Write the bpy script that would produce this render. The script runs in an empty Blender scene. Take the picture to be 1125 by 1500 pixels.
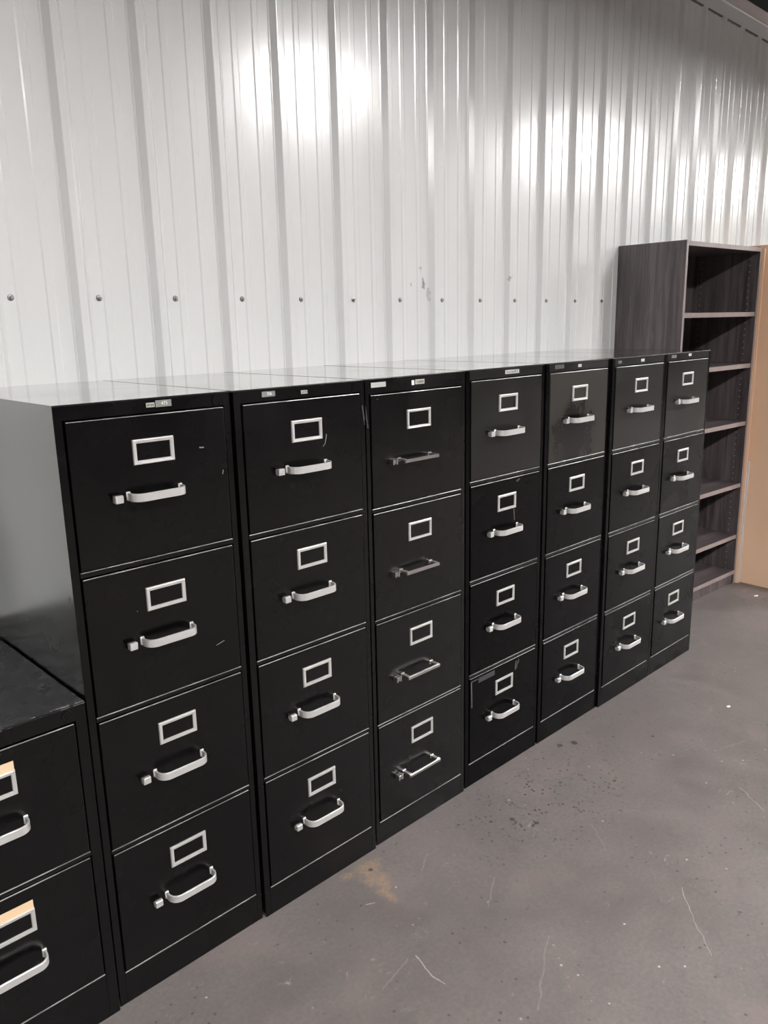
import bpy, bmesh, math, random
from mathutils import Vector, Matrix
random.seed(4)
scene = bpy.context.scene
C = scene.collection
V = Vector

# ------------------------------------------------------------------ view
scene.view_settings.view_transform = 'Standard'
scene.view_settings.look = 'None'
scene.view_settings.exposure = 0.0
scene.view_settings.gamma = 1.0
scene.view_settings.use_curve_mapping = False

# ------------------------------------------------------------------ camera
F, PITCH, YAW, ROLL = 1169.124, -0.232493, 0.764444, -0.0211325
CAM = V((-0.580452, -2.117477, 1.461924))
fw = V((math.sin(YAW) * math.cos(PITCH), math.cos(YAW) * math.cos(PITCH), math.sin(PITCH)))
rt0 = V((math.cos(YAW), -math.sin(YAW), 0)); up0 = rt0.cross(fw)
rt = math.cos(ROLL) * rt0 + math.sin(ROLL) * up0
up = -math.sin(ROLL) * rt0 + math.cos(ROLL) * up0
cd = bpy.data.cameras.new('camera'); cam = bpy.data.objects.new('camera', cd); C.objects.link(cam)
cd.sensor_fit = 'VERTICAL'; cd.sensor_height = 24.0; cd.lens = F / 1500 * 24.0
cd.clip_start = 0.05; cd.clip_end = 200
M = Matrix(((rt.x, up.x, -fw.x, CAM.x), (rt.y, up.y, -fw.y, CAM.y), (rt.z, up.z, -fw.z, CAM.z), (0, 0, 0, 1)))
cam.matrix_world = M
scene.camera = cam

# ------------------------------------------------------------------ node helpers
class NT:
    def __init__(s, name):
        s.m = bpy.data.materials.new(name); s.m.use_nodes = True
        s.t = s.m.node_tree; s.t.nodes.clear()
        s.out = s.t.nodes.new('ShaderNodeOutputMaterial')
        s.b = s.t.nodes.new('ShaderNodeBsdfPrincipled')
        s.t.links.new(s.b.outputs[0], s.out.inputs[0])
    def n(s, typ, **k):
        o = s.t.nodes.new(typ)
        for a, v in k.items(): setattr(o, a, v)
        return o
    def put(s, sock, v):
        if isinstance(v, bpy.types.NodeSocket): s.t.links.new(v, sock)
        elif isinstance(v, (tuple, list)) and len(v) == 3 and sock.type == 'RGBA': sock.default_value = (*v, 1)
        else: sock.default_value = v
    def math(s, op, a, b=0.0, c=0.0, clamp=False):
        o = s.n('ShaderNodeMath', operation=op, use_clamp=clamp)
        s.put(o.inputs[0], a); s.put(o.inputs[1], b); s.put(o.inputs[2], c)
        return o.outputs[0]
    def vm(s, op, a, b=(0, 0, 0)):
        o = s.n('ShaderNodeVectorMath', operation=op)
        s.put(o.inputs[0], a)
        if op == 'SCALE': s.put(o.inputs[3], b)
        else: s.put(o.inputs[1], b)
        return o.outputs[1] if op in ('DOT_PRODUCT', 'LENGTH', 'DISTANCE') else o.outputs[0]
    def mix(s, f, a, b):
        o = s.n('ShaderNodeMix', data_type='RGBA')
        s.put(o.inputs[0], f); s.put(o.inputs[6], a); s.put(o.inputs[7], b)
        return o.outputs[2]
    def fmix(s, f, a, b):
        o = s.n('ShaderNodeMix', data_type='FLOAT')
        s.put(o.inputs[0], f); s.put(o.inputs[2], a); s.put(o.inputs[3], b)
        return o.outputs[0]
    def noise(s, vec, scale, detail=3.0, rough=0.55, dist=0.0):
        o = s.n('ShaderNodeTexNoise')
        s.put(o.inputs['Vector'], vec); s.put(o.inputs['Scale'], scale)
        s.put(o.inputs['Detail'], detail); s.put(o.inputs['Roughness'], rough); s.put(o.inputs['Distortion'], dist)
        return o.outputs[0]
    def voro(s, vec, scale, rnd=1.0):
        o = s.n('ShaderNodeTexVoronoi')
        s.put(o.inputs['Vector'], vec); s.put(o.inputs['Scale'], scale); s.put(o.inputs['Randomness'], rnd)
        return o
    def ramp(s, v, lo, hi, a=0.0, b=1.0):
        o = s.n('ShaderNodeMapRange', interpolation_type='SMOOTHSTEP')
        s.put(o.inputs[0], v); s.put(o.inputs[1], lo); s.put(o.inputs[2], hi); s.put(o.inputs[3], a); s.put(o.inputs[4], b)
        return o.outputs[0]
    def pos(s): return s.n('ShaderNodeNewGeometry').outputs['Position']
    def obj(s): return s.n('ShaderNodeTexCoord').outputs['Object']
    def seg(s, p, a, b, w, soft=0.4):
        """1 on a line from a to b, w wide."""
        a, b = V(a), V(b); d = b - a
        q = s.vm('SUBTRACT', p, tuple(a))
        t = s.math('DIVIDE', s.vm('DOT_PRODUCT', q, tuple(d)), max(d.length_squared, 1e-9), clamp=True)
        c = s.vm('SCALE', tuple(d), t)
        r = s.vm('DISTANCE', q, c)
        return s.ramp(r, w * 0.5 * (1 + soft), w * 0.5 * (1 - soft))
    def many(s, ms):
        o = ms[0]
        for m_ in ms[1:]: o = s.math('MAXIMUM', o, m_)
        return o
    def bump(s, h, strength, dist=0.01):
        o = s.n('ShaderNodeBump'); s.put(o.inputs['Strength'], strength); s.put(o.inputs['Distance'], dist)
        s.put(o.inputs['Height'], h); s.t.links.new(o.outputs[0], s.b.inputs['Normal'])
    def set(s, **k):
        nm = dict(col='Base Color', rough='Roughness', metal='Metallic', spec='Specular IOR Level', coat='Coat Weight',
                  coatr='Coat Roughness', emi='Emission Color', emis='Emission Strength', ior='IOR')
        for a, v in k.items(): s.put(s.b.inputs[nm[a]], v)
        return s

def simple(name, col, rough=0.5, metal=0.0, spec=0.5):
    return NT(name).set(col=col, rough=rough, metal=metal, spec=spec).m

# ------------------------------------------------------------------ materials
def mat_black(name, base=(0.0010, 0.0008, 0.0010), rough=0.27, spec=0.32, coat=0.0, cior=1.8, smear=False, marks=()):
    n = NT(name); p = n.pos()
    big = n.noise(p, 5.0, 4)
    small = n.noise(p, 38.0, 4, 0.65)
    speck = n.voro(p, 26.0)
    sp = n.math('MULTIPLY', n.ramp(speck.outputs['Distance'], 0.055, 0.03), n.ramp(n.noise(p, 7.0, 2), 0.60, 0.68))
    dust = n.ramp(small, 0.45, 0.8, 0.0, 0.0022)
    col = n.mix(dust, base, (0.5, 0.48, 0.46))
    col = n.mix(n.math('MULTIPLY', sp, 0.35), col, (0.32, 0.30, 0.28))
    for a, b, w, s_ in marks:
        col = n.mix(n.math('MULTIPLY', n.seg(n.vm('MULTIPLY', p, (1, 0, 1)), (a[0], 0, a[1]), (b[0], 0, b[1]), w), s_), col, (0.35, 0.34, 0.34))
    r = n.math('ADD', rough, n.ramp(big, 0.3, 0.75, -0.05, 0.07))
    if smear:
        # handled, greasy patch under the handle of the top drawer
        q = n.vm('MULTIPLY', n.vm('SUBTRACT', p, (1.730, -0.64, 1.072)), (7.6, 0.0, 8.6))
        d = n.math('ADD', n.vm('LENGTH', q), n.math('MULTIPLY', n.math('SUBTRACT', n.noise(n.vm('MULTIPLY', p, (1, 1, 0.6)), 22.0, 5, 0.65), 0.5), 2.4))
        g = n.ramp(d, 1.25, 0.55)
        col = n.mix(n.ramp(d, 1.25, 0.55, 0.036, 0.0), n.mix(0.0, base, base), (0.5, 0.44, 0.34))  # light haze around the patch is painted into the colour
        r = n.fmix(g, 0.42, 0.2)
    n.bump(n.noise(p, 420.0, 2), 0.03, 0.002)
    n.put(n.b.inputs['IOR'], 1.5); n.b.inputs['Coat IOR'].default_value = cior
    return n.set(col=col, rough=r, spec=spec, coat=coat, coatr=rough).m

# C3 marks live in world x / z on the cabinet fronts
MARKS = [
    ((1.204, .362), (1.207, .276), .004, .35), ((1.206, .363), (1.235, .363), .003, .25),
    ((1.322, 1.195), (1.327, 1.169), .0022, .6), ((1.422, 1.118), (1.414, 1.035), .0022, .7),
    ((1.408, .885), (1.411, .848), .002, .5), ((1.434, .360), (1.430, .332), .004, .30), ((1.442, .358), (1.437, .335), .003, .25),
    ((1.449, .362), (1.447, .350), .003, .3), ((0.6385, 1.183), (0.6440, 1.205), .0020, .6), ((0.632, 1.177), (0.6385, 1.183), .002, .4),
    ((1.420, .972), (1.433, .976), .006, .25), ((.300, 1.214), (.309, 1.213), .0025, .7), ((.352, 1.150), (.354, 1.158), .002, .5),
    ((.765, 1.262), (.772, 1.215), .004, .16), ((.780, 1.262), (.788, 1.205), .004, .14), ((.306, .765), (.326, .77), .0015, .5)]
BLACK = mat_black('black_enamel', marks=MARKS)
BLACK_DULL = mat_black('black_enamel_dull', spec=0.08, marks=MARKS)
GLOSS = mat_black('black_enamel_glossy_top', rough=0.12, coat=1.0)
SIDE = mat_black('black_enamel_side', rough=0.22, coat=1.0, cior=2.1)
BLACK_SMEAR = mat_black('black_enamel_smeared', smear=True)
BLACK_HAZED = mat_black('black_enamel_hazed', base=(0.0022, 0.0020, 0.0017), rough=0.34, spec=0.42)  # haze of glancing light put into a paler base and stronger sheen

def mat_scuffed_top():
    n = NT('black_enamel_scratched_top'); p = n.pos()
    a = n.ramp(n.noise(n.vm('MULTIPLY', p, (1, 1.5, 1)), 9.0, 6, 0.7, 1.5), 0.60, 0.74)
    zone = n.ramp(n.vm('DISTANCE', p, (-0.07, -0.57, 0.742)), 0.14, 0.03)
    edge = n.math('MULTIPLY', n.ramp(n.vm('DOT_PRODUCT', p, (0, -1, 0)), 0.632, 0.641), n.ramp(n.noise(p, 30, 4, 0.7), 0.46, 0.56))
    k = n.math('MAXIMUM', n.math('MULTIPLY', a, n.math('ADD', 0.12, n.math('MULTIPLY', zone, 0.4))), n.math('MULTIPLY', edge, 0.6))
    col = n.mix(k, (0.010, 0.010, 0.012), (0.30, 0.29, 0.30))
    return n.set(col=col, rough=n.ramp(n.noise(p, 12, 4), 0.3, 0.7, 0.16, 0.36)).m
BLACK_TOP = mat_scuffed_top()

def mat_metal(name, col, rough, metal=1.0, wear=0.1, wc=(0.2, 0.19, 0.18)):
    n = NT(name); p = n.pos()
    w = n.ramp(n.noise(p, 160, 4, 0.7), 0.58, 0.72, 0, wear)
    n.set(col=n.mix(w, col, wc), rough=n.math('ADD', rough, n.math('MULTIPLY', n.noise(p, 60, 3), 0.1)), metal=metal)
    return n.m
ALU = mat_metal('satin_aluminium', (0.74, 0.73, 0.72), 0.36, 0.72, 0.25, (0.42, 0.40, 0.38))
CHROME = mat_metal('worn_chrome', (0.46, 0.44, 0.43), 0.28, 1.0, 0.0, (0.30, 0.17, 0.13))
HOLD = mat_metal('pale_aluminium', (0.66, 0.65, 0.635), 0.36, 0.65, 0.2, (0.4, 0.38, 0.36))
def mat_edge_light():
    n = NT('painted_edge_highlight'); p = n.pos()
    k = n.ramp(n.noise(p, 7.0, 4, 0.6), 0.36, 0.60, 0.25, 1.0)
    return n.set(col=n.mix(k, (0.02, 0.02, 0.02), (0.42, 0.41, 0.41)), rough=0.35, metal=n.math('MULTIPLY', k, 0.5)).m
EDGE_LIGHT = mat_edge_light()  # light caught on the bevels, put into a paler colour
CARD = simple('tan_card', (0.66, 0.47, 0.30), 0.8)
RAILM = mat_black('black_enamel_rail', base=(0.002, 0.002, 0.002), rough=0.26)
DARK = simple('dark_recess', (0.004, 0.004, 0.004), 0.7)
STICK = simple('grey_sticker', (0.19, 0.19, 0.18), 0.5)
STICKL = simple('light_grey_sticker', (0.42, 0.42, 0.40), 0.5)
BADGE = simple('pale_badge', (0.55, 0.54, 0.48), 0.4, 0.4)
INKW = simple('white_print', (0.75, 0.75, 0.72), 0.6)
INKB = simple('black_print', (0.02, 0.02, 0.02), 0.6)
WHITE_EDGE = simple('white_edging', (0.62, 0.60, 0.60), 0.4)

def mat_wood(name, dark, light, axis=(1, 1, 0.06), rough=0.42, holes=None):
    n = NT(name); p = n.obj()
    q = n.vm('MULTIPLY', p, axis)
    g = n.noise(q, 38.0, 6, 0.7, 0.6)
    g2 = n.noise(q, 9.0, 3, 0.6, 0.8)
    f = n.math('ADD', n.math('MULTIPLY', n.ramp(g, 0.36, 0.66), 0.65), n.math('MULTIPLY', n.ramp(g2, 0.35, 0.65), 0.35))
    col = n.mix(f, dark, light)
    if holes:
        o = n.n('ShaderNodeSeparateXYZ'); n.t.links.new(p, o.inputs[0])
        fz = n.math('SUBTRACT', n.math('FRACT', n.math('DIVIDE', o.outputs[2], 0.032)), 0.5)
        dz = n.math('MULTIPLY', fz, 0.032)
        ms = []
        for yy in holes:
            dy = n.math('SUBTRACT', o.outputs[1], yy)
            d = n.math('SQRT', n.math('ADD', n.math('MULTIPLY', dz, dz), n.math('MULTIPLY', dy, dy)))
            ms.append(n.math('LESS_THAN', d, 0.0032))
        col = n.mix(n.math('MULTIPLY', n.many(ms), 0.7), col, (0.36, 0.33, 0.33))
    n.set(col=col, rough=rough)
    return n.m
WD, WL = (0.036, 0.028, 0.031), (0.135, 0.110, 0.110)
WOOD_SIDE = mat_wood('dark_woodgrain_side', (0.058, 0.048, 0.051), (0.165, 0.140, 0.142), holes=None)
WOOD_IN = mat_wood('dark_woodgrain_panel', WD, WL, holes=(0.05, 0.31))
WOOD_BACK = mat_wood('dark_woodgrain_back', WD, WL)
WOOD_SHELF = mat_wood('dark_woodgrain_shelf', WD, WL, axis=(0.06, 1, 1))
EDGE = mat_wood('taupe_edge_banding', (0.25, 0.205, 0.198), (0.30, 0.25, 0.245), rough=0.4)

def mat_wall():
    n = NT('white_painted_steel'); p = n.pos()
    base = n.mix(n.ramp(n.noise(n.vm('MULTIPLY', p, (1, 1, 0.25)), 2.2, 3), 0.3, 0.7), (0.775, 0.775, 0.765), (0.81, 0.805, 0.795))
    xz = n.vm('MULTIPLY', p, (1, 0, 1))
    nz = n.math('MULTIPLY', n.math('SUBTRACT', n.noise(p, 45, 5, 0.7), 0.5), 0.05)
    def blot(x, z, r, s_=1.0, k=1.0):
        d = n.vm('LENGTH', n.vm('MULTIPLY', n.vm('SUBTRACT', xz, (x, 0, z)), (1, 0, k)))
        return n.math('MULTIPLY', n.ramp(n.math('ADD', d, nz), r, r * 0.3), s_)
    st = n.many([blot(1.678, 1.602, .012, .75, .5), blot(1.664, 1.655, .010, .35), blot(1.70, 1.57, .010, .3, .35),
                 blot(2.182, 1.631, .009, .7), blot(2.195, 1.64, .007, .5), blot(1.612, 1.597, .005, .4), blot(1.50, 1.60, .004, .3),
                 n.math('MULTIPLY', n.seg(xz, (1.675, 0, 1.62), (1.682, 0, 1.585), .006), .6)])
    col = n.mix(st, base, (0.12, 0.115, 0.10))
    n.bump(n.noise(n.vm('MULTIPLY', p, (1, 1, 0.35)), 5.0, 2), 0.12, 0.03)
    n.set(col=col, rough=0.32, spec=0.5, coat=1.0, coatr=n.ramp(n.noise(n.vm('MULTIPLY', p, (1, 1, .2)), 14, 3), 0.3, 0.7, 0.165, 0.215))
    n.b.inputs['Coat IOR'].default_value = 1.7
    return n.m
WALL = mat_wall()

def mat_floor():
    n = NT('worn_painted_concrete'); p = n.n('ShaderNodeVectorMath', operation='MULTIPLY')
    g = n.pos(); n.put(p.inputs[0], g); n.put(p.inputs[1], (1, 1, 0)); p = p.outputs[0]
    big = n.ramp(n.noise(p, 1.7, 5, 0.6, 0.4), 0.32, 0.68)
    mid = n.ramp(n.noise(p, 9.0, 6, 0.68, 0.6), 0.32, 0.70)
    fine = n.ramp(n.noise(p, 90.0, 4, 0.7), 0.3, 0.7)
    col = n.mix(big, (0.117, 0.100, 0.096), (0.152, 0.134, 0.130))
    col = n.mix(n.math('MULTIPLY', mid, 0.5), col, (0.168, 0.148, 0.136))
    col = n.mix(n.math('MULTIPLY', fine, 0.42), col, (0.085, 0.078, 0.075))
    blots = n.math('MULTIPLY', n.ramp(n.noise(p, 16.0, 7, 0.75, 0.8), 0.52, 0.66), n.ramp(n.noise(p, 2.4, 3), 0.40, 0.60))
    col = n.mix(n.math('MULTIPLY', blots, 0.5), col, (0.095, 0.088, 0.082))
    warm = n.ramp(n.noise(n.vm('ADD', p, (5.2, 3.1, 0)), 3.2, 4, 0.6), 0.50, 0.68)
    col = n.mix(n.math('MULTIPLY', warm, 0.35), col, (0.190, 0.145, 0.138))
    # scuffed paler patches
    sc = n.math('MULTIPLY', n.ramp(n.noise(n.vm('MULTIPLY', p, (1.0, 1.6, 1)), 22, 7, 0.8, 1.2), 0.60, 0.70), n.ramp(n.noise(p, 3.0, 2), 0.42, 0.58))
    col = n.mix(n.math('MULTIPLY', sc, 0.75), col, (0.36, 0.33, 0.31))
    # small dark and pale flecks
    v1 = n.voro(p, 34.0)
    dk = n.math('MULTIPLY', n.ramp(v1.outputs['Distance'], 0.17, 0.08), n.ramp(n.noise(p, 5.0, 2), 0.44, 0.56))
    near = n.ramp(n.math('ADD', n.vm('DISTANCE', n.vm('MULTIPLY', p, (0.55, 1, 0)), (0.72, -0.85, 0)), n.math('MULTIPLY', n.noise(p, 6, 2), 0.12)), 0.34, 0.14)
    v2 = n.voro(n.vm('ADD', p, (3.3, 1.7, 0)), 60.0)
    dk2 = n.math('MULTIPLY', n.math('MULTIPLY', n.ramp(v2.outputs['Distance'], 0.30, 0.16), n.ramp(n.noise(p, 13.0, 3), 0.44, 0.54)), near)
    col = n.mix(n.math('MULTIPLY', n.math('MAXIMUM', n.math('MULTIPLY', dk, 0.7), dk2), 0.95), col, (0.035, 0.033, 0.032))
    v3 = n.voro(n.vm('ADD', p, (7.1, 2.9, 0)), 17.0)
    lt = n.math('MULTIPLY', n.ramp(v3.outputs['Distance'], 0.07, 0.035), n.ramp(n.noise(p, 6.0, 2), 0.42, 0.50))
    col = n.mix(n.math('MULTIPLY', lt, 0.6), col, (0.55, 0.50, 0.42))
    wob = n.vm('SCALE', n.vm('SUBTRACT', n.n('ShaderNodeTexNoise').outputs[1], (0.5, 0.5, 0.5)), 0.0)
    tx = n.n('ShaderNodeTexNoise'); n.put(tx.inputs['Vector'], p); tx.inputs['Scale'].default_value = 28
    pw = n.vm('ADD', p, n.vm('MULTIPLY', n.vm('SUBTRACT', tx.outputs[1], (0.5, 0.5, 0.5)), (0.018, 0.018, 0)))
    segs_w = 0.75
    segs = [((.566, -1.001), (.546, -1.067), .0035, .8), ((.546, -1.067), (.551, -1.103), .0035, .7),
            ((1.226, -1.337), (1.13, -1.416), .0030, .5), ((1.13, -1.416), (1.054, -1.495), .003, .4),
            ((.839, -1.185), (.64, -1.295), .0035, .22), ((1.788, -1.258), (1.718, -1.359), .004, .4),
            ((.44, -1.015), (.545, -.994), .003, .25), ((.914, -.962), (.808, -1.021), .0035, .25),
            ((.62, -.80), (.60, -.785), .003, .7), ((.858, -.762), (.80, -.80), .003, .35), ((1.30, -1.02), (1.22, -1.12), .003, .2),
            ((.35, -1.30), (.48, -1.36), .003, .2), ((2.1, -1.15), (1.95, -1.1), .004, .25)]
    m = n.many([n.math('MULTIPLY', n.seg(pw, (*a, 0), (*b, 0), w * segs_w), s_ * 0.7) for a, b, w, s_ in segs])
    col = n.mix(m, col, (0.50, 0.46, 0.42))
    # rust stain by the second cabinet
    wn = n.math('MULTIPLY', n.math('SUBTRACT', n.noise(p, 34, 6, 0.75), 0.5), 0.10)
    def stain(cx, cy, sx, sy, r):
        return n.ramp(n.math('ADD', n.vm('LENGTH', n.vm('MULTIPLY', n.vm('SUBTRACT', p, (cx, cy, 0)), (sx, sy, 0))), wn), r, r * 0.2)
    d = n.many([stain(.695, -.690, .8, 1.2, .055), stain(.685, -.745, 1.1, .8, .050), stain(.665, -.80, 1.4, .8, .034), stain(.64, -.675, .8, 1.5, .026)])
    gr = n.ramp(n.noise(p, 70, 6, 0.8, 0.5), 0.40, 0.62, 0.30, 1.0)
    col = n.mix(n.math('MULTIPLY', n.math('MULTIPLY', d, gr), 0.75), col, (0.30, 0.20, 0.125))
    # wet looking dark spots
    sp = []
    for x, y, r in ((1.616, -.697, .010), (1.667, -.723, .012), (1.80, -.80, .005), (1.42, -.83, .006), (1.154, -.838, .008), (1.10, -.80, .006),
                    (1.19, -.90, .007), (1.24, -.86, .005), (.70, -.700, .006), (1.9, -.9, .006), (2.35, -1.2, .005), (1.55, -.95, .006), (1.02, -.74, .005)):
        sp.append(n.ramp(n.math('ADD', n.vm('DISTANCE', p, (x, y, 0)), n.math('MULTIPLY', wn, 0.12)), r * 1.2, r * 0.8))
    col = n.mix(n.math('MULTIPLY', n.many(sp), 0.9), col, (0.04, 0.037, 0.035))
    n.bump(n.noise(p, 60, 5, 0.7), 0.12, 0.004)
    n.set(col=col, rough=n.ramp(mid, 0, 1, 0.42, 0.58), spec=0.4)
    return n.m
FLOOR = mat_floor()

def mat_tan():
    n = NT('tan_laminate'); p = n.obj()
    col = n.mix(n.ramp(n.noise(p, 3.0, 4), 0.3, 0.7), (0.80, 0.53, 0.355), (0.84, 0.565, 0.385))
    n.set(col=col, rough=0.45); return n.m
TAN = mat_tan()
TRIM = simple('grey_painted_trim', (0.70, 0.70, 0.71), 0.4)
TRIM2 = simple('brownish_trim', (0.5, 0.45, 0.44), 0.5)
CEIL = simple('dark_roof_insulation', (0.03, 0.032, 0.034), 0.8)
FARWALL = simple('far_wall_paint', (0.20, 0.197, 0.195), 0.6)
SCREW = mat_metal('zinc_screw', (0.42, 0.40, 0.40), 0.35, 1.0, 0.3)
RUBBER = simple('grey_washer', (0.13, 0.12, 0.12), 0.6)
HOUS = simple('lamp_housing', (0.7, 0.7, 0.7), 0.5)
LAMP = NT('lamp_diffuser').set(col=(0.8, 0.8, 0.8), emi=(1.0, 0.985, 0.96), emis=1.0).m

# ------------------------------------------------------------------ mesh helpers
def bm_box(bm, a, b, bev=0.0, seg=1, mi=0):
    x0, y0, z0 = a; x1, y1, z1 = b
    t = bmesh.new()
    bmesh.ops.create_cube(t, size=1.0)
    for v in t.verts:
        v.co = V(((x0 + x1) / 2 + v.co.x * (x1 - x0), (y0 + y1) / 2 + v.co.y * (y1 - y0), (z0 + z1) / 2 + v.co.z * (z1 - z0)))
    if bev > 0:
        bmesh.ops.bevel(t, geom=list(t.edges), offset=bev, segments=seg, affect='EDGES', profile=0.5)
    merge(bm, t, mi)

def merge(bm, t, mi=0, mat=None):
    vm_ = {}
    for v in t.verts: vm_[v] = bm.verts.new(mat @ v.co if mat else v.co)
    for f in t.faces:
        try:
            g = bm.faces.new([vm_[v] for v in f.verts]); g.material_index = mi; g.smooth = f.smooth
        except ValueError: pass
    t.free()

def mesh_obj(name, bm, mats, parent=None, loc=(0, 0, 0), smooth=None):
    me = bpy.data.meshes.new(name)
    bmesh.ops.recalc_face_normals(bm, faces=list(bm.faces))
    bm.to_mesh(me); bm.free()
    if not isinstance(mats, (list, tuple)): mats = [mats]
    for m in mats: me.materials.append(m)
    if smooth is not None:
        for p in me.polygons: p.use_smooth = True
        try: me.set_sharp_from_angle(angle=math.radians(smooth))
        except Exception: pass
    o = bpy.data.objects.new(name, me); C.objects.link(o)
    o.location = loc
    if parent: o.parent = parent
    return o

def boxes(name, lst, mats, parent=None, loc=(0, 0, 0), bev=0.0, seg=1, smooth=None):
    bm = bmesh.new()
    for it in lst:
        a, b = it[0], it[1]
        bm_box(bm, a, b, it[2] if len(it) > 2 else bev, seg, it[3] if len(it) > 3 else 0)
    return mesh_obj(name, bm, mats, parent, loc, smooth)

def thing(name, label, cat, loc=(0, 0, 0), rz=0.0, group=None):
    o = bpy.data.objects.new(name, None); C.objects.link(o); o.empty_display_size = 0.1
    o.location = loc; o.rotation_euler = (0, 0, rz)
    return tag(o, label, cat, group)
def tag(o, label, cat, group=None):
    o['label'] = label; o['category'] = cat
    if group: o['group'] = group
    return o
def struct(o): o['kind'] = 'structure'; return o
def copy_child(ch, parent):
    c = ch.copy(); C.objects.link(c); c.parent = parent
    for g in [x for x in bpy.data.objects if x.parent == ch]: copy_child(g, c)
    return c

def ribbon(name, path, z0, z1, thick, mat, parent, loc, smooth=40, bev=0.0006, feet=()):
    """flat strap following an xy path, standing between z0 and z1"""
    pts = [V((a, b)) for a, b in path]; nn = len(pts); bm = bmesh.new(); rings = []
    for i, p in enumerate(pts):
        d = (pts[min(i + 1, nn - 1)] - pts[max(i - 1, 0)]).normalized()
        nrm = V((-d.y, d.x)); o, q = p + nrm * thick / 2, p - nrm * thick / 2
        e = bev
        ring = [(o.x, o.y, z0 + e), (o.x, o.y, z1 - e)]
        o2, q2 = p + nrm * (thick / 2 - e), p - nrm * (thick / 2 - e)
        ring += [(o2.x, o2.y, z1), (q2.x, q2.y, z1), (q.x, q.y, z1 - e), (q.x, q.y, z0 + e), (q2.x, q2.y, z0), (o2.x, o2.y, z0)]
        rings.append([bm.verts.new(c) for c in ring])
    for a, b in zip(rings, rings[1:]):
        for k in range(8): bm.faces.new((a[k], a[(k + 1) % 8], b[(k + 1) % 8], b[k]))
    bm.faces.new(rings[0]); bm.faces.new(rings[-1])
    for xx, yy in feet: bm_box(bm, (xx - 0.0045, yy - 0.004, z0 + 0.001), (xx + 0.0045, yy, z1 + 0.002), 0.001)
    return mesh_obj(name, bm, mat, parent, loc, smooth)

def text_into(bm, s, size, x, y, z, mi):
    """flat lettering lying in the xz plane facing -y, centred on x, z"""
    cu = bpy.data.curves.new('lettering', 'FONT'); cu.body = s; cu.size = size; cu.align_x = 'CENTER'; cu.align_y = 'CENTER'
    to = bpy.data.objects.new('lettering', cu)
    me = bpy.data.meshes.new_from_object(to)
    t = bmesh.new(); t.from_mesh(me)
    merge(bm, t, mi, Matrix(((1, 0, 0, x), (0, 0, 1, y), (0, 1, 0, z), (0, 0, 0, 1))))
    bpy.data.objects.remove(to); bpy.data.curves.remove(cu); bpy.data.meshes.remove(me)

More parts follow.
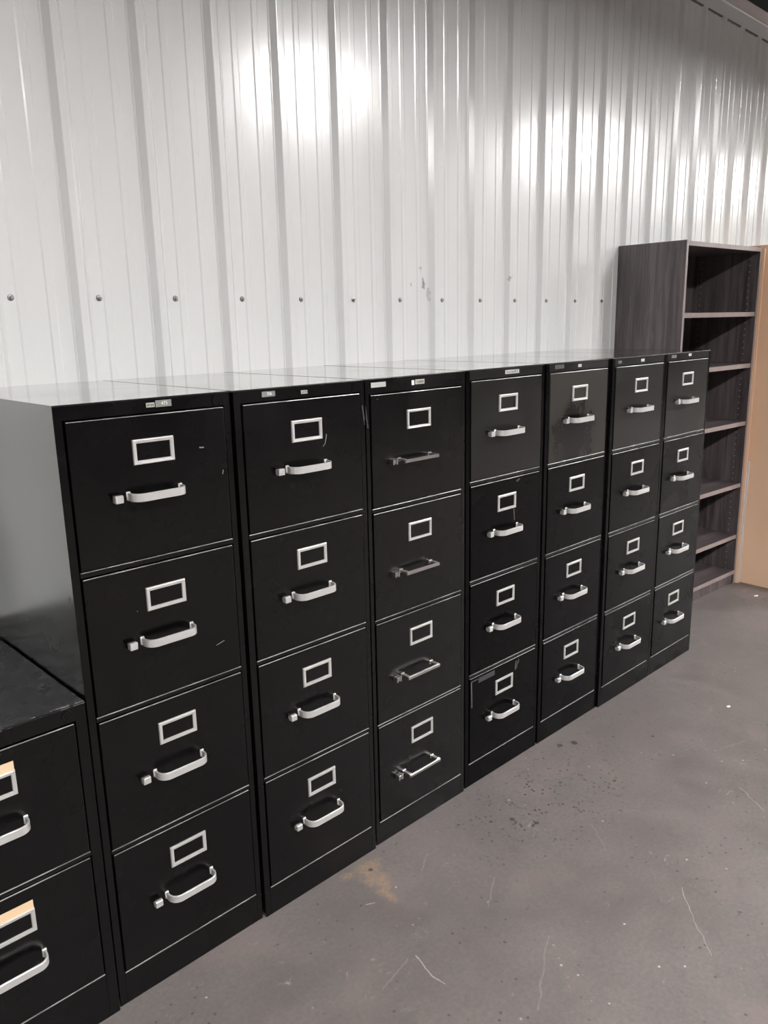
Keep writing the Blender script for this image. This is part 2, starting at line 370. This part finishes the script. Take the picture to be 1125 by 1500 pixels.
# ------------------------------------------------------------------ filing cabinets
DEPTH = 0.630
G_CAB = 'black four-drawer filing cabinets in the row'
def highlight_edges(bm):
    # the rounded top front edge of the folded sheet gets a painted highlight
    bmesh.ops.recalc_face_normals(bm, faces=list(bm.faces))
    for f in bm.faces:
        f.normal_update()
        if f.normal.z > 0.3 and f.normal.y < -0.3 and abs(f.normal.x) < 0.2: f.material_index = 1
def make_drawer(cab, x0, x1, z0, z1, style, hx, mat, card=False):
    """drawer origin at its lower left front corner"""
    w, h = x1 - x0, z1 - z0
    bm = bmesh.new()
    bm_box(bm, (0, -0.0025, 0), (w, 0.016, h), 0.0016, 2)
    bm_box(bm, (0.008, 0.016, 0.012), (w - 0.008, 0.45, h - 0.03))
    highlight_edges(bm)
    d = mesh_obj('drawer', bm, [mat, EDGE_LIGHT], cab, (x0, 0, z0))
    fy = -0.0025
    # label holder: rolled metal frame with raised rim
    ha, hb = hx - x0, hx + 0.091 - x0; t1 = h - 0.047; t0 = t1 - 0.051
    bm = bmesh.new()
    def loop(i, y): return [bm.verts.new((ha + i, fy + y, t0 + i)), bm.verts.new((hb - i, fy + y, t0 + i)),
                            bm.verts.new((hb - i, fy + y, t1 - i)), bm.verts.new((ha + i, fy + y, t1 - i))]
    bd = 0.0085 if style != 'square' else 0.0075
    L = [loop(0, 0), loop(0.0006, -0.0032), loop(0.0022, -0.0040), loop(bd - 0.003, -0.0034), loop(bd - 0.0008, -0.0030), loop(bd, -0.0012), loop(bd, 0)]
    for a, b in zip(L, L[1:]):
        for k in range(4): bm.faces.new((a[k], a[(k + 1) % 4], b[(k + 1) % 4], b[k]))
    holder = mesh_obj('label_holder', bm, HOLD, d, (0, 0, 0))
    if card:
        boxes('card', [((ha + 0.001, fy - 0.0012, t1 - 0.008), (hb - 0.001, fy - 0.0004, t1 + 0.018))], CARD, holder)['label'] = 'blank tan card sticking up out of the holder'
    # pull
    if style == 'square':
        zz = h - 0.172
        hl, hr = hx - 0.038 - x0, hx + 0.092 - x0; off = 0.032
        bm = bmesh.new()
        bm_box(bm, (hl, fy - off, zz - 0.009), (hr, fy - off + 0.006, zz), 0.0008)
        bm_box(bm, (hl, fy - off + 0.005, zz - 0.004), (hl + 0.011, fy, zz + 0.0005), 0.0008)
        bm_box(bm, (hr - 0.011, fy - off + 0.005, zz - 0.004), (hr, fy, zz + 0.0005), 0.0008)
        bm_box(bm, (hl - 0.001, fy - 0.002, zz - 0.008), (hl + 0.013, fy, zz + 0.003), 0.0006)
        bm_box(bm, (hr - 0.013, fy - 0.002, zz - 0.008), (hr + 0.001, fy, zz + 0.003), 0.0006)
        mesh_obj('handle', bm, CHROME, d)
        lx = hl - 0.030
        bm = bmesh.new()
        bm_box(bm, (lx, fy - 0.016, zz - 0.012), (lx + 0.006, fy, zz + 0.003), 0.0008)
        bm_box(bm, (lx + 0.005, fy - 0.014, zz - 0.010), (lx + 0.013, fy, zz + 0.001), 0.0008)
        bm_box(bm, (lx + 0.012, fy - 0.016, zz - 0.012), (lx + 0.018, fy, zz + 0.003), 0.0008)
        mesh_obj('thumb_latch', bm, CHROME, d)
    else:
        zb, zt = h - 0.1665, h - 0.1500
        hl, hr, off, r = hx - 0.018 - x0, hx + 0.098 - x0, 0.034, 0.021
        path = [(hl, fy), (hl, fy - off + r)]
        for k in range(1, 9):
            a = math.pi / 2 * k / 8; path.append((hl + r - r * math.cos(a), fy - off + r - r * math.sin(a)))
        for k in range(0, 8):
            a = math.pi / 2 * k / 8; path.append((hr - r + r * math.sin(a), fy - off + r - r * math.cos(a)))
        path += [(hr, fy - off + r), (hr, fy)]
        ribbon('handle', path, zb, zt, 0.0042, ALU, d, (0, 0, 0), feet=[(hl, fy), (hr, fy)])
        lx = hl - 0.034
        bm = bmesh.new()
        bm_box(bm, (lx, fy - 0.017, zb + 0.000), (lx + 0.017, fy - 0.004, zb + 0.0155), 0.0012)
        bm_box(bm, (lx + 0.002, fy - 0.006, zb + 0.002), (lx + 0.015, fy, zb + 0.0135), 0)
        la = mesh_obj('thumb_latch', bm, ALU, d)
        boxes('latch_tab', [((lx - 0.004, fy - 0.010, zb + 0.0157), (lx + 0.015, fy, zb + 0.0185))], BLACK, la)
    return d

def rail(body, a, b, name):
    bm = bmesh.new(); bm_box(bm, a, b, 0.0016, 2); highlight_edges(bm)
    return mesh_obj(name, bm, [RAILM, EDGE_LIGHT], body)
def make_body(cab, w, H, rows, base, mat, topmat, dl=0.0195, dr=0.0190, front=None):
    front = front or BLACK
    """rows: list of (z0, z1) of the drawer fronts, top one first"""
    bm = bmesh.new(); B = 0.0012
    x0, x1 = dl - 0.003, w - dr + 0.003
    bm_box(bm, (0, 0, 0.0), (x0, DEPTH, H - 0.002), B)               # left side with front stile
    bm_box(bm, (x1, 0, 0.0), (w, DEPTH, H - 0.002), B)
    bm_box(bm, (0.001, DEPTH - 0.004, 0.0), (w - 0.001, DEPTH, H - 0.003))
    bm_box(bm, (x0 - 0.001, 0.0002, rows[0][1] + 0.0035), (x1 + 0.001, 0.02, H - 0.002))
    bm_box(bm, (x0 - 0.001, 0.0, 0.0), (x1 + 0.001, 0.02, base - 0.004), B)
    bm_box(bm, (x0 - 0.001, 0.022, base - 0.01), (x1 + 0.001, 0.026, H - 0.01), 0, 1, 2)     # dark liner behind the gaps
    bm_box(bm, (0, 0, H - 0.004), (w, DEPTH, H), 0.0016, 2, 1)        # folded top sheet
    bmesh.ops.recalc_face_normals(bm, faces=list(bm.faces))
    for f in bm.faces:
        f.normal_update()
        if f.normal.y < -0.5 and f.material_index == 0: f.material_index = 3
        if f.material_index == 3 and f.calc_center_median().z > H - 0.034: f.material_index = 4
        if f.material_index == 1 and 0.3 < f.normal.z < 0.95 and f.normal.y < -0.3: f.material_index = 3
    body = mesh_obj('body', bm, [mat, topmat, DARK, front, BLACK_HAZED if front is BLACK_DULL else front], cab)
    # rails
    for (a0, a1), (b0, b1) in zip(rows, rows[1:]):
        rail(body, (x0, -0.0015, b1 + 0.003), (x1, 0.012, a0 - 0.002), 'rail')
    rail(body, (x0, -0.0010, base - 0.0055), (x1, 0.012, base - 0.0005), 'base_rail')
    return body

def ring_disc(name, cab, x, z, r, square=False):
    bm = bmesh.new()
    N = 24
    prof = [(0, -0.0006), (r * 0.72, -0.0006), (r * 0.78, -0.0014), (r * 0.95, -0.0014), (r, 0.0)]
    rings = []
    for rr, yy in prof[1:]:
        rg = []
        for k in range(N):
            a = 2 * math.pi * k / N; c, s = math.cos(a), math.sin(a)
            if square:
                m = max(abs(c), abs(s)); f = 1 / (m ** 0.7); c, s = c * f * 0.8, s * f * 1.1
            rg.append(bm.verts.new((x + rr * c, yy, z + rr * s)))
        rings.append(rg)
    for a, b in zip(rings, rings[1:]):
        for k in range(N): bm.faces.new((a[k], a[(k + 1) % N], b[(k + 1) % N], b[k]))
    bm.faces.new(rings[0])
    return mesh_obj(name, bm, BLACK, cab, smooth=50)

def sticker(name, cab, x0, x1, z0, z1, mat, text=None, ink=None, bars=0, tilt=0.0, size=None):
    bm = bmesh.new(); w, h = x1 - x0, z1 - z0
    bm_box(bm, (-w / 2, -0.0006, -h / 2), (w / 2, 0, h / 2))
    if text: text_into(bm, text, size or h * 0.8, w * 0.06, -0.00075, 0, 1)
    if bars:
        # lettering too small to read: row of little strokes
        rr = random.Random(int(x0 * 1e4) + bars)
        for k in range(bars):
            xx = -w * 0.42 + w * 0.84 * (k + 0.5) / bars
            ww = w * 0.84 / bars * 0.62
            bm_box(bm, (xx - ww / 2, -0.00085, -h * 0.24), (xx - ww / 2 + ww * 0.35, -0.0006, h * 0.24), 0, 1, 1)
            zz = rr.choice((-0.2, 0.0, 0.2)) * h
            bm_box(bm, (xx - ww / 2, -0.00085, zz - h * 0.05), (xx + ww / 2, -0.0006, zz + h * 0.05), 0, 1, 1)
            if rr.random() > 0.4: bm_box(bm, (xx + ww * 0.2, -0.00085, -h * 0.22), (xx + ww / 2, -0.0006, h * 0.22), 0, 1, 1)
    o = mesh_obj(name, bm, [mat, ink or INKB], cab, ((x0 + x1) / 2, -0.0004, (z0 + z1) / 2))
    o.rotation_euler = (0, tilt, 0)
    return o

# (x, width, front y, style, holder x, label)
CABS = [
    (0.0000, 0.3832, -0.6383, 'round', 0.148, 'tall black four-drawer filing cabinet with a grey sticker reading 475, right beside the low cabinet'),
    (0.3895, 0.3834, -0.6444, 'round', 0.149, 'black four-drawer filing cabinet with a grey sticker reading 706 at its top left'),
    (0.7823, 0.3834, -0.6382, 'square', 0.144, 'black four-drawer filing cabinet with thin square-cornered chrome handles'),
    (1.1770, 0.3825, -0.6329, 'round', 0.147, 'black four-drawer filing cabinet with grey tape residue on its bottom drawer'),
    (1.5682, 0.3836, -0.6337, 'round', 0.146, 'black four-drawer filing cabinet with a dark greasy smear under its top handle'),
    (1.9543, 0.3830, -0.6422, 'round', 0.155, 'black four-drawer filing cabinet second from the far end of the row'),
    (2.3397, 0.3817, -0.6413, 'round', 0.140, 'black four-drawer filing cabinet at the far end of the row, in front of the bookcase'),
]
H4 = 1.3265
for i, (x, w, y, style, hx, lab) in enumerate(CABS):
    cab = thing('filing_cabinet', lab, 'filing cabinet', (x, y, 0), 0, G_CAB)
    if style == 'square': rows = [(0.9925, 1.285), (0.684, 0.977), (0.376, 0.6705), (0.072, 0.366)]; base = 0.070
    else: rows = [(1.0030, 1.2940), (0.6955, 0.9865), (0.3880, 0.6800), (0.0820, 0.3740)]; base = 0.080
    dl, dr = (0.0155, 0.0185) if style == 'square' else (0.0200, 0.0180)
    make_body(cab, w, H4, rows, base, SIDE, GLOSS, dl, dr, BLACK_DULL if i >= 3 else BLACK)
    for k, (z0, z1) in enumerate(rows):
        mt = BLACK_SMEAR if (i == 4 and k == 0) else (BLACK_HAZED if i in (3, 5, 6) and k == 0 else (BLACK_DULL if i >= 3 else BLACK))
        make_drawer(cab, dl, w - dr, z0, z1, style, hx, mt)
    if i == 0:
        sticker('badge', cab, .187, .2055, 1.3075, 1.3165, BADGE, bars=6)
        s = sticker('sticker', cab, .2075, .243, 1.3065, 1.3200, STICK, '475', INKW, size=0.010); s['label'] = 'grey sticker with white digits 475'
        ring_disc('lock_plug', cab, .350, 1.309, .011)
    if i == 1:
        s = sticker('sticker', cab, .074, .110, 1.3070, 1.3190, STICK, '706', INKW, size=0.0095); s['label'] = 'grey sticker with white digits 706'
        sticker('badge', cab, .184, .203, 1.3060, 1.3140, STICKL, bars=5)
        ring_disc('lock_plug', cab, .350, 1.309, .009, True)
    if i == 2:
        sticker('sticker', cab, .019, .071, 1.3040, 1.3165, STICKL, bars=0)
        sticker('badge', cab, .166, .176, 1.3010, 1.3135, INKW, bars=0)
        sticker('badge', cab, .180, .215, 1.3020, 1.3145, BADGE, bars=7)
        ring_disc('lock_plug', cab, .366, 1.304, .004)
    if i == 3: sticker('badge', cab, .179, .247, 1.3060, 1.3175, STICKL, bars=9)
    if i == 4:
        sticker('sticker', cab, .046, .096, 1.3070, 1.3190, simple('dark_sticker', (.09, .09, .088), .5), bars=5)
        sticker('badge', cab, .180, .199, 1.3070, 1.3155, INKW, bars=2)
    if i == 5:
        sticker('badge', cab, .034, .056, 1.3060, 1.3150, STICK, bars=2)
        sticker('badge', cab, .194, .218, 1.3060, 1.3150, INKW, bars=3)
    if i == 6:
        sticker('sticker', cab, .044, .082, 1.3080, 1.3180, STICK, bars=3)
        sticker('badge', cab, .186, .209, 1.3100, 1.3190, INKW, bars=3)
    if i == 3:
        # remains of tape on the bottom drawer
        boxes('tape_residue', [((.062, -.0031, .349), (.143, -.0025, .366))], simple('tape_residue_grey', (.035, .035, .042), .5), cab)['label'] = 'smudged dull grey strip left by tape'

# low two-drawer cabinet at the left
cab = thing('filing_cabinet', 'low black two-drawer filing cabinet with tan cards above its label holders', 'filing cabinet', (-0.3872, -0.645, 0), 0)
rows = [(0.416, 0.704), (0.114, 0.401)]
make_body(cab, 0.383, 0.742, rows, 0.112, BLACK, BLACK_TOP, 0.024, 0.026)
for z0, z1 in rows: make_drawer(cab, 0.024, 0.383 - 0.026, z0, z1, 'round', 0.145, BLACK, card=True)
ring_disc('lock_plug', cab, .345, .724, .011)

# ------------------------------------------------------------------ bookcase
bw, bd_, bh = 0.745, 0.360, 1.800
bc = thing('bookcase', 'tall dark woodgrain bookcase with open shelves against the wall', 'bookcase', (3.041, -0.355, 0), -0.055)
T = 0.016
def edge_box(lst, a, b, front=True):
    """panel with a paler front edge strip"""
    lst.append(((a[0], a[1] + 0.0012, a[2]), b, 0, 0)); lst.append((a, (b[0], a[1] + 0.0012, b[2]), 0, 1))
def panel(name, a, b, mat, par=bc):
    l = []; edge_box(l, (0, 0, 0), (b[0] - a[0], b[1] - a[1], b[2] - a[2]))
    return boxes(name, l, [mat, EDGE], par, a)
panel('side_panel', (0, 0, 0), (T, bd_, bh), WOOD_SIDE)
panel('side_panel', (bw - T, 0, 0), (bw, bd_, bh), WOOD_IN)
panel('top_panel', (T, 0, bh - 0.024), (bw - T, bd_, bh - 0.004), WOOD_SHELF)
boxes('back_panel', [((T, bd_ - 0.01, 0.06), (bw - T, bd_ - 0.002, bh - 0.024))], WOOD_BACK, bc)
for zt in (1.478, 1.216, 0.912, 0.574, 0.284, 0.078):
    panel('shelf', (T, 0.004 if zt > 0.1 else 0.0, zt - 0.022), (bw - T, bd_ - 0.012, zt), WOOD_SHELF)
boxes('kick_plate', [((T, 0.008, 0.0), (bw - T, 0.024, 0.056))], WOOD_BACK, bc)

# ------------------------------------------------------------------ panels beyond the bookcase
px = 3.041 + bw * math.cos(0.055) + 0.002
def board(name, x, y, w, d, h, mat, label, rz=-0.055):
    o = tag(boxes(name, [((0, 0, 0), (w, d, h))], mat, None, (x, y, 0), bev=0.0008), label, 'board'); o.rotation_euler = (0, 0, rz)
board('tan_board', px + 0.003, -0.408, 0.010, 0.38, 1.792, TAN, 'thin tan board standing edge-on right against the bookcase side')
board('white_board', px + 0.015, -0.416, 0.010, 0.38, 0.690, WHITE_EDGE, 'short whitish board wedged between the thin tan board and the large tan board')
board('tan_board', px + 0.013, -0.82, 0.022, 0.80, 1.812, TAN, 'large flat tan board standing out into the room beyond the bookcase')

# paint chips on the floor
def chip(x, y, s, label):
    bm = bmesh.new(); r = random.Random(int(x * 100)); N = 7
    lo, hi = [], []
    for k in range(N):
        a = 2 * math.pi * k / N; q = s * r.uniform(0.5, 1.1)
        lo.append(bm.verts.new((q * math.cos(a) * 1.5, q * math.sin(a), 0.0))); hi.append(bm.verts.new((q * math.cos(a) * 1.4, q * math.sin(a) * .9, s * 0.25)))
    bm.faces.new(lo); bm.faces.new(hi)
    for k in range(N): bm.faces.new((lo[k], lo[(k + 1) % N], hi[(k + 1) % N], hi[k]))
    tag(mesh_obj('paint_chip', bm, CHIP, None, (x, y, 0.0)), label, 'debris')
CHIP = simple('white_chip', (0.75, 0.72, 0.70), 0.6)
chip(3.648, -0.572, 0.011, 'white paint chip on the floor near the large tan board')
chip(2.307, -0.997, 0.007, 'tiny white paint chip alone on the open grey floor')

# ------------------------------------------------------------------ room shell
X0, X1, Y1, ZT = -7.0, 22.0, -12.0, 3.06
SP, XS = 0.2286, 0.18154
def wall_back():
    # corrugated sheet: a major rib every 229 mm, two low ribs between
    prof = []
    k0 = int((X0 - XS) / SP); k1 = int((15.0 - XS) / SP)
    for k in range(k0, k1):
        c = XS + k * SP - 0.052
        prof += [(c - 0.030, 0), (c - 0.0265, -0.0022), (c - 0.0235, -0.0022), (c - 0.0105, -0.0195), (c - 0.0085, -0.0205), (c + 0.0085, -0.0205), (c + 0.0105, -0.0195),
                 (c + 0.0235, -0.0022), (c + 0.0265, -0.0022), (c + 0.030, 0)]
        for m in (1, 2):
            d = c + m * SP / 3
            prof += [(d - 0.0125, 0), (d - 0.0085, -0.0026), (d + 0.0085, -0.0026), (d + 0.0125, 0)]
    prof = [(X0, 0)] + [q for q in prof if q[0] > X0] + [(X1, 0)]
    zs = [0, 1.0, 2.0, ZT]
    bm = bmesh.new()
    rows_ = [[bm.verts.new((x, y, z)) for x, y in prof] for z in zs]
    back = [[bm.verts.new((x, 0.05, z)) for x in (X0, X1)] for z in (0, ZT)]
    for a, b in zip(rows_, rows_[1:]):
        for k in range(len(prof) - 1): bm.faces.new((a[k], a[k + 1], b[k + 1], b[k]))
    me = mesh_obj('wall_back', bm, WALL)
    return struct(me)
wb = wall_back()
struct(boxes('floor', [((X0, Y1, -0.1), (X1, 0.1, 0.0))], FLOOR))
struct(boxes('wall_left', [((X0 - 0.1, Y1, 0), (X0, 0.1, 5.2))], FARWALL))
struct(boxes('wall_right', [((X1, Y1, 0), (X1 + 0.1, 0.1, 5.2))], FARWALL))
struct(boxes('wall_front', [((X0, Y1 - 0.1, 0), (X1, Y1, 5.2))], FARWALL))
struct(boxes('wall_upper', [((X0, 0.06, ZT - 0.05), (X1, 0.12, 3.6))], CEIL))
bm = bmesh.new()
v = [bm.verts.new(c) for c in ((X0, 0.1, 3.30), (X1, 0.1, 3.30), (X1, Y1, 5.2), (X0, Y1, 5.2), (X0, 0.1, 3.40), (X1, 0.1, 3.40), (X1, Y1, 5.3), (X0, Y1, 5.3))]
for f in ((0, 1, 2, 3), (4, 5, 6, 7), (0, 1, 5, 4), (1, 2, 6, 5), (2, 3, 7, 6), (3, 0, 4, 7)): bm.faces.new([v[k] for k in f])
struct(mesh_obj('ceiling', bm, CEIL))
# eave trim: channel hanging in front of the top of the sheets
def extr(name, prof, mats, idx):
    bm = bmesh.new(); a = [bm.verts.new((X0, y, z)) for y, z in prof]; b = [bm.verts.new((X1, y, z)) for y, z in prof]
    for k in range(len(prof)):
        f = bm.faces.new((a[k], a[(k + 1) % len(prof)], b[(k + 1) % len(prof)], b[k])); f.material_index = idx[k]
    bm.faces.new(a); bm.faces.new(b)
    return struct(mesh_obj(name, bm, mats))
extr('trim_1', [(-0.0305, 2.987), (-0.034, 2.983), (-0.037, 3.046), (-0.042, 3.050), (-0.042, 3.054), (-0.0305, 3.054)], [TRIM], [0] * 6)
extr('trim_2', [(-0.040, 3.0545), (-0.062, 3.092), (-0.062, 3.098), (-0.010, 3.098), (-0.010, 3.06), (-0.03, 3.0545)], [TRIM2], [0] * 6)

struct(boxes('trim_gap_shade', [((X0, -0.008, 2.994), (X1, -0.0005, 3.05))], simple('dark_shade_strip', (0.20, 0.17, 0.17), 0.8)))  # dark strip added as the shade in the gap under the trim
# wall screws
def make_screw():
    bm = bmesh.new()
    def lathe(prof, N, ph=0):
        rs = []
        for r, y in prof: rs.append([bm.verts.new((r * math.cos(2 * math.pi * k / N + ph), y, r * math.sin(2 * math.pi * k / N + ph))) for k in range(N)])
        for a, b in zip(rs, rs[1:]):
            for k in range(N): bm.faces.new((a[k], a[(k + 1) % N], b[(k + 1) % N], b[k]))
        bm.faces.new(rs[-1]); bm.faces.new(rs[0])
    lathe([(0.0080, 0), (0.0080, -0.0012), (0.0070, -0.0022), (0.005, -0.0024)], 20)
    n0 = len(bm.faces)
    lathe([(0.0068, -0.0022), (0.0068, -0.0030), (0.0045, -0.0034)], 20)
    lathe([(0.0044, -0.0034), (0.0044, -0.0072), (0.0036, -0.0080)], 6)
    bm.faces.ensure_lookup_table()
    for f in list(bm.faces)[:n0]: f.material_index = 1
    return mesh_obj('wall_screw', bm, [SCREW, RUBBER])
ORD = ['leftmost', 'second', 'third', 'fourth', 'fifth', 'sixth', 'seventh', 'eighth', 'ninth', 'tenth', 'eleventh', 'twelfth']
s0 = None
for k in range(13):
    if s0 is None: s = s0 = make_screw()
    else: s = s0.copy(); C.objects.link(s)
    s.location = (XS + k * SP, -0.0002, 1.5425)
    if k < 12:
        pos = 'leftmost hex screw' if k == 0 else '%s hex screw from the left' % ORD[k]
        tag(s, pos + ' in the row fixing the white ribbed wall', 'screw', 'row of screws in the ribbed wall')
    else: tag(s, 'rightmost hex screw of the row in the wall, beside the bookcase', 'screw', 'row of screws in the ribbed wall')

# ------------------------------------------------------------------ lamps
LIGHT_E = 425.0
L_LAMP = [NT('lamp_diffuser_bright').set(col=(0.8, 0.8, 0.8), emi=(1.0, 0.985, 0.97), emis=LIGHT_E).m]
def lamp(x, y, z, label, lx=1.2, ly=0.30):
    t = thing('ceiling_light', label, 'ceiling light', (x, y, z), 0, 'ceiling lights')
    boxes('housing', [((-lx / 2, -ly / 2, 0.012), (lx / 2, ly / 2, 0.07)), ((-lx / 2, -ly / 2, -0.052), (-lx / 2 + 0.012, ly / 2, 0.012)), ((lx / 2 - 0.012, -ly / 2, -0.052), (lx / 2, ly / 2, 0.012)),
        ((-lx / 2, -ly / 2, -0.052), (lx / 2, -ly / 2 + 0.012, 0.012)), ((-lx / 2, ly / 2 - 0.012, -0.052), (lx / 2, ly / 2, 0.012))], HOUS, t)
    boxes('diffuser', [((-lx / 2 + 0.02, -ly / 2 + 0.02, 0.0), (lx / 2 - 0.02, ly / 2 - 0.02, 0.0118))], L_LAMP[0], t)
    boxes('hanger', [((-lx / 2 + 0.1, -0.004, 0.07), (-lx / 2 + 0.108, 0.004, 0.45)), ((lx / 2 - 0.108, -0.004, 0.07), (lx / 2 - 0.1, 0.004, 0.45))], HOUS, t)
for x, L in ((-4.4, 1.2), (0.2, 1.2), (4.45, 1.2), (8.8, 2.0), (13.2, 2.4)): lamp(x, -4.0, 3.60, 'white hanging fluorescent ceiling light in the row above the aisle', L)

w = bpy.data.worlds.new('world'); scene.world = w; w.use_nodes = True
w.node_tree.nodes['Background'].inputs[0].default_value = (0.02, 0.02, 0.02, 1)
